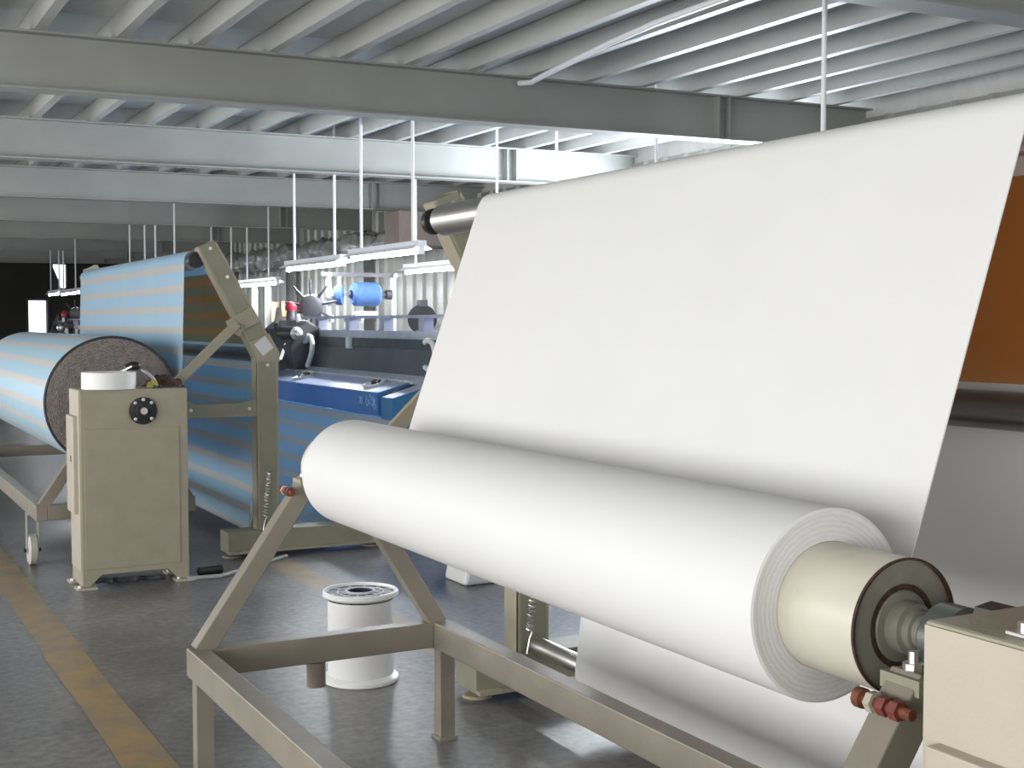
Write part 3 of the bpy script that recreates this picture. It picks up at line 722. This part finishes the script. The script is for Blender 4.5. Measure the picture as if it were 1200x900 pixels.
def parts_dish(x, y, z, label):
    t = thing('parts_dish', label, 'dish', (x, y, z), 'parts dishes on the loom')
    tilt = math.atan2(.068, .24)
    def rot(mb):
        R = Matrix.Rotation(-tilt, 3, 'Y'); c = Vector((x, y, z)); mb.v = [tuple(R @ (Vector(p) - c) + c) for p in mb.v]; return mb
    rot(MB().lathe((x, y, z), (0, 0, 1), [(0, .004), (.075, .004), (.088, .022), (.094, .022), (.082, 0), (0, 0)], 32)).build('dish', 'whiteplastic', t)
    for k in range(6):
        a = random.uniform(0, 2 * PI); r = random.uniform(0, .05); px, py = x + r * math.cos(a), y + r * math.sin(a)
        b = random.uniform(0, PI); d = Vector((math.cos(b), math.sin(b), 0)) * .02
        rot(MB().bar(Vector((px, py, z + .012 + .004 * k)) - d, Vector((px, py, z + .012 + .004 * k)) + d, .014, .012)).build('wood_chip', 'brownwood', t)
parts_dish(3.565, 8.72, 1.038, 'white dish of brown bits at the near end of the blue loom')
parts_dish(3.565, 10.25, 1.038, 'white dish of brown bits further along the blue loom')

# ---- creel frame with yarn packages behind the loom
YC = 11.5
t = thing('yarn_creel', 'metal creel frame holding blue yarn behind the loom', 'creel', (4.5, YC, 1.3))
MB().box(4.18, 4.98, YC - .03, YC + .03, 1.925, 1.965).build('top_bar', 'darkpanel', t)
for x in (4.24, 4.90):
    MB().box(x - .02, x + .02, YC - .02, YC + .02, 0, 1.925).build('upright', 'loomgrey', t)
    MB().lathe((x, YC - .03, 1.94), (0, -1, 0), [(0, .03), (.02, .03), (.022, 0)], 12).build('clamp', 'steel', t)
MB().box(4.34, 4.36, YC - .02, YC + .02, 1.70, 1.925).build('bracket', 'whiteplastic', t)
MB().tube([(4.35, YC, 1.76), (4.92, YC, 1.76)], .012, 10).build('spindle', 'steel', t)
MB().lathe((4.82, YC, 1.76), (1, 0, 0), [(0, 0), (.045, 0), (.045, .06), (0, .06)], 16).build('tensioner', 'dark', t)
MB().box(4.50, 4.72, YC - .05, YC + .05, 1.555, 1.60).build('feeder', 'whiteplastic', t, bevel=.01)
for k in range(5):
    x = 4.25 + .15 * k; MB().tube([(x, YC - .05, 1.50), (x, YC - .05, 1.56)], .022, 10).build('guide', 'dark' if k % 2 else 'steel', t)
t = thing('yarn_package', 'big blue yarn package lying sideways in the creel', 'yarn', (4.6, YC, 1.76))
MB().lathe((4.475, YC, 1.76), (1, 0, 0), [(.04, -.002), (.088, 0), (.112, .03), (.115, .12), (.112, .25), (.09, .275), (.04, .275)], 48).build('wound_yarn', 'yarnblue', t)
MB().lathe((4.445, YC, 1.76), (1, 0, 0), [(.014, 0), (.038, .004), (.038, .34), (.014, .345)], 24).build('paper_tube', 'navy', t)
t = thing('yarn_package', 'smaller dark blue yarn package at the left end of the creel', 'yarn', (4.3, YC - .1, 1.75))
MB().lathe((4.27, YC - .1, 1.75), (1, -.6, 0), [(.02, 0), (.08, 0), (.095, .02), (.095, .07), (.02, .075)], 36).build('wound_yarn', 'yarnblue', t)
MB().lathe((4.20, YC - .06, 1.75), (1, -.6, 0), [(0, 0), (.055, 0), (.06, .05), (.03, .075), (0, .075)], 24).build('end_cap', 'whiteplastic', t)
t = thing('pulley', 'black pulley wheel behind the loom rail, right of the yarn', 'pulley', (4.3, 9.5, 1.52))
MB().lathe((4.31, 9.52, 1.52), (-.45, -.89, 0), [(.0, .01), (.03, 0), (.10, .004), (.118, .0), (.118, .05), (.0, .055)], 40).build('disc', 'black', t)
MB().box(4.27, 4.33, 9.46, 9.54, 1.62, 1.675).build('top_bracket', 'dark', t)
MB().tube([(4.30, 9.5, .75), (4.30, 9.5, 1.45)], .02, 10).build('support', 'dark', t)

# ---- fluorescent lamps
def lamp(x, y0, y1, z, label, rods):
    t = thing('tube_lamp', label, 'lamp', (x, (y0 + y1) / 2, z), 'tube lamps hung over the looms')
    MB().prism_y([(x - .085, z + .035), (x - .035, z + .065), (x - .035, z + .10), (x + .035, z + .10), (x + .035, z + .065), (x + .085, z + .035), (x + .085, z + .030), (x + .03, z + .058), (x - .03, z + .058), (x - .085, z + .030)], y0, y1).build('reflector', 'whitepaint', t)
    MB().tube([(x, y0 + .03, z + .018), (x, y1 - .03, z + .018)], .018, 12).build('tube', 'tube', t)
    for y in (y0 + .02, y1 - .02):
        MB().box(x - .022, x + .022, y - .014, y + .014, z - .006, z + .06).build('socket', 'whiteplastic', t)
    for y in rods:
        MB().tube([(x, y, z + .10), (x, y, zc(x) + .16)], .0125, 10).build('hanger_rod', 'whitepaint', t)
    return t
lamp(4.14, 9.14, 10.64, 2.03, 'bright tube lamp above the blue loom, nearest of its pair', (9.32, 10.41))
lamp(4.14, 10.83, 12.39, 2.00, 'bright tube lamp above the blue loom, left of the nearest one', (11.06, 12.17))
lamp(5.45, 10.2, 12.45, 2.0, 'tube lamp behind the blue loom, its right part hidden by the white cloth', (10.4, 12.2))
lamp(5.45, 7.7, 9.5, 2.0, 'tube lamp behind the white cloth, its two rods showing above the cloth', (7.88, 9.33))
lamp(4.14, 3.2, 4.8, 2.03, 'tube lamp over the white machine, its thick rod seen at the upper right', (4.63,))
lamp(5.45, 16.7, 18.5, 2.0, 'small tube lamp right of the olive stand, with white skeins below', (17.1, 18.1))
lamp(5.45, 18.8, 20.3, 2.0, 'tube lamp far behind the tip of the olive stand', (18.9, 20.0))
lamp(4.14, 16.8, 18.2, 2.0, 'tube lamp behind the striped cloth, its rods the rightmost above that cloth', (16.97, 18.05))
lamp(4.14, 18.5, 19.9, 2.0, 'tube lamp behind the striped cloth, its rods the leftmost above that cloth', (18.7, 19.7))
lamp(4.14, 23.8, 25.8, 2.0, 'distant tube lamp left of the striped cloth, right one of two', (24.3, 25.6))
lamp(4.14, 25.95, 27.3, 2.02, 'distant tube lamp left of the striped cloth, left one of two', (26.1, 27.1))

# white skeins hanging below the small lamp, cardboard tubes behind
for i, y in enumerate((17.15, 17.75)):
    pts = [(5.45 + .03 * math.sin(a), y + .085 * math.sin(a), 1.66 + .29 * math.cos(a)) for a in [2 * PI * k / 24 for k in range(24)]]
    mb = MB().tube(pts + [pts[0]], .042, 10, caps=False)
    t = thing('yarn_skein', ('white looped skein hanging under the small lamp, right one', 'white looped skein hanging under the small lamp, left one')[i], 'skein', (5.45, y, 1.35), 'white skeins under the small lamp')
    mb.build('loop', 'whiteplastic', t)
    MB().tube([(5.45, y - .13, 2.06), (5.45, y, 1.985), (5.45, y + .13, 2.06)], .008, 6).build('hanging_cord', 'whitepaint', t)
for y, lb in ((17.25, 'tan cardboard tube standing behind the hanging skeins, right one'), (17.75, 'tan cardboard tube standing behind the hanging skeins, left one')):
    o = MB().lathe((5.75, y, 0), (0, 0, 1), [(.05, 0), (.07, 0), (.07, 1.78), (.05, 1.78), (.05, 0)], 20).build('cardboard_tube', 'tan'); tag(o, lb, 'tube', 'cardboard tubes behind the skeins')

# ---- duct, foil and conduit near the right wall and the roof
o = MB().box(5.98, 7.15, 13.85, 14.3, 2.384, 2.80).build('air_duct', 'brownbox', bevel=.02); tag(o, 'brown grey boxed duct under the roof beam by the corrugated wall', 'duct')
R_ = random.Random(3); N = 60
pts = [(6.75, 15.3 + 10 * k / N, 2.55 + .03 * math.sin(k * .7)) for k in range(N + 1)]
mb = MB().tube(pts, [.17 + R_.uniform(-.03, .03) for _ in pts], 14)
mb.v = [(x + R_.uniform(-.03, .03), y + R_.uniform(-.03, .03), z + R_.uniform(-.03, .03)) for x, y, z in mb.v]
foil = thing('foil_duct', 'crinkled foil wrapped duct running along the top of the corrugated wall', 'duct', (6.75, 20, 2.4))
mb.build('foil_wrap', 'foil', foil, weld=False)
for y in (16.5, 19.5, 22.5, 25.0):
    MB().box(6.73, 6.77, y - .01, y + .01, 2.62, zc(6.75) + .005).build('hanger', 'purlin', foil)
q = lambda x, y, z: (K * x, K * y, 1.5 + K * (z - 1.5))
o = MB().tube([q(6.42, 11.75, 3.95), q(6.45, 11.55, 3.93), q(6.42, 11.2, 3.95), q(6.27, 9.8, 3.975), q(6.2, 9.0, 3.98), q(6.17, 6.5, 3.985)], .018, 10).build('conduit_pipe', 'whitepaint')
tag(o, 'thin white conduit pipe running under the roof purlins', 'pipe')

# ---- spool on the floor
SX, SY = 1.975, 5.0
t = thing('spool', 'white plastic spool with a navy hub face standing on the floor', 'spool', (SX, SY, 0))
MB().lathe((SX, SY, 0), (0, 0, 1), [(0, 0), (.150, 0), (.158, .006), (.158, .020), (.150, .028), (.138, .034)], 56).build('lower_flange', 'whiteplastic', t)
MB().lathe((SX, SY, 0), (0, 0, 1), [(.138, .034), (.136, .345)], 56).build('wound_yarn', 'whitecloth', t)
uf = MB().lathe((SX, SY, 0), (0, 0, 1), [(.136, .350), (.152, .358), (.158, .363), (.158, .378), (.155, .382), (.148, .382), (.146, .372), (.140, .370)], 56).build('upper_flange', 'whiteplastic', t)
MB().lathe((SX, SY, 0), (0, 0, 1), [(.142, .371), (.060, .371), (.055, .378), (.048, .378), (.046, .32), (0, .32)], 48).build('hub_face', 'navy', uf)
for k in range(12):
    a = 2 * PI * k / 12
    MB().bar((SX + .062 * math.cos(a), SY + .062 * math.sin(a), .3715), (SX + .140 * math.cos(a), SY + .140 * math.sin(a), .3715), .0035, .003).build('spoke', 'whiteplastic', uf)
MB().lathe((SX, SY, .372), (0, 0, 1), [(.055, 0), (.062, .0), (.062, .009), (.055, .009), (.055, 0)], 40).build('hub_ring', 'loomgrey', uf)
MB().lathe((SX, SY, .371), (0, 0, 1), [(.094, 0), (.098, .0), (.098, .004), (.094, .004), (.094, 0)], 48).build('hub_ring', 'loomgrey', uf)

# ---- things on the beige cabinet
ZC = 1.12
t = thing('tape_roll', 'white plastic ring standing on the beige cabinet', 'ring', (1.455, 7.53, ZC))
MB().lathe((1.455, 7.53, ZC), (0, 0, 1), [(.150, 0), (.150, .092), (.146, .096), (.118, .096), (.114, .092), (.114, 0), (.150, 0)], 48).build('ring', 'whiteplastic', t)
t = thing('hand_tool', 'small black handled tool with steel shaft lying across the white ring', 'tool', (1.56, 7.5, ZC + .1))
MB().tube([(1.50, 7.40, ZC + .103), (1.565, 7.47, ZC + .125)], .0085, 10).build('shaft', 'steel', t)
MB().sphere((1.59, 7.50, ZC + .128), .036, 14, (1.1, .8, .75)).build('handle', 'black', t)
MB().sphere((1.555, 7.49, ZC + .122), .024, 12, (1, .8, .9)).build('handle_cap', 'blackiron', t)
def rag(name, c, sx, sy, h, m, label, cat, seed):
    R = random.Random(seed); n = 14; mb = MB(); v = []; f = []
    for i in range(n):
        for j in range(n):
            u, w = i / (n - 1) - .5, j / (n - 1) - .5
            e = max(0, 1 - (2 * abs(u)) ** 3) * max(0, 1 - (2 * abs(w)) ** 3)
            v.append((c[0] + u * sx * (1 + R.uniform(-.1, .1)), c[1] + w * sy * (1 + R.uniform(-.1, .1)), c[2] + .002 + e * h * R.uniform(.25, 1)))
    for i in range(n - 1):
        for j in range(n - 1): f.append((i * n + j, (i + 1) * n + j, (i + 1) * n + j + 1, i * n + j + 1))
    mb.add(v, f, True); o = mb.build(name, m, weld=False)
    md = o.modifiers.new('thick', 'SOLIDIFY'); md.thickness = .003
    md = o.modifiers.new('smooth', 'SUBSURF'); md.levels = 1; md.render_levels = 1
    return tag(o, label, cat)
rag('rag', (1.77, 7.62, ZC), .19, .16, .095, 'rag', 'crumpled dark brown rag on the right of the beige cabinet top', 'rag', 1)
rag('rag', (1.695, 7.50, ZC), .075, .06, .06, 'yellowrag', 'small yellow crumpled rag beside the brown one on the cabinet', 'rag', 2)
o = MB().tube([(1.68 + .04 * math.cos(a), 7.53 + .03 * math.sin(a), ZC + .012 + .09 * max(0, math.sin(a * .5))) for a in [k * .35 for k in range(17)]], .006, 8).build('cable_loop', 'loomgrey'); tag(o, 'thin grey cable loop on the beige cabinet beside the rag', 'cable')
t = thing('wrench', 'dark iron wrench lying flat at the cabinet edge before the rag', 'tool', (1.78, 7.47, ZC))
MB().bar((1.72, 7.475, ZC + .008), (1.84, 7.47, ZC + .008), .018, .010).build('handle', 'blackiron', t)
MB().lathe((1.715, 7.475, ZC + .002), (0, 0, 1), [(.012, 0), (.024, 0), (.024, .014), (.012, .014), (.012, 0)], 16).build('jaw', 'blackiron', t)
MB().lathe((1.85, 7.47, ZC + .002), (0, 0, 1), [(.010, 0), (.020, 0), (.020, .014), (.010, .014), (.010, 0)], 16).build('ring_end', 'blackiron', t)

# ---- plate on the near cabinet
t = thing('steel_plate', 'small bright steel plate with a bolt on the foreground cabinet top', 'plate', (1.34, 1.0, ZC))
MB().box(1.262, 1.42, .93, 1.08, ZC, ZC + .006).build('plate', 'steel', t, bevel=.002)
MB().lathe((1.285, 1.065, ZC + .006), (0, 0, 1), [(.012, 0), (.012, .010), (0, .012)], 6).build('bolt', 'steel', t)

# ---- odds and ends on the floor
o = MB().prism_y([(3.20, 0), (3.46, 0), (3.44, .11), (3.22, .11)], 6.5, 6.78).build('floor_tray', 'whiteplastic', bevel=.02); tag(o, 'low white plastic tray on the floor glimpsed under the white roll', 'tray')
o = MB().tube([(1.955, 7.53, .024), (2.05, 7.55, .024), (2.10, 7.56, .024)], .024, 12).build('hose_end', 'black'); tag(o, 'short black hose end sticking out beside the beige cabinet foot', 'hose')
pts = [(1.86, 7.42, .012), (2.05, 7.40, .012), (2.25, 7.55, .012), (2.45, 7.72, .012), (2.6, 7.85, .012)]
o = MB().tube(pts, .012, 8).build('floor_cable', 'column'); tag(o, 'grey cable on the floor from the beige cabinet to the olive stand', 'cable')
R_ = random.Random(5)
pts = [(1.36 + .38 * k / 14, 7.47 + R_.uniform(-.02, .03), .022 + R_.uniform(0, .012)) for k in range(15)]
o = MB().tube(pts, .014, 7).build('cable_bundle', 'dark'); tag(o, 'dark cables lying in the gap below the beige cabinet', 'cable')
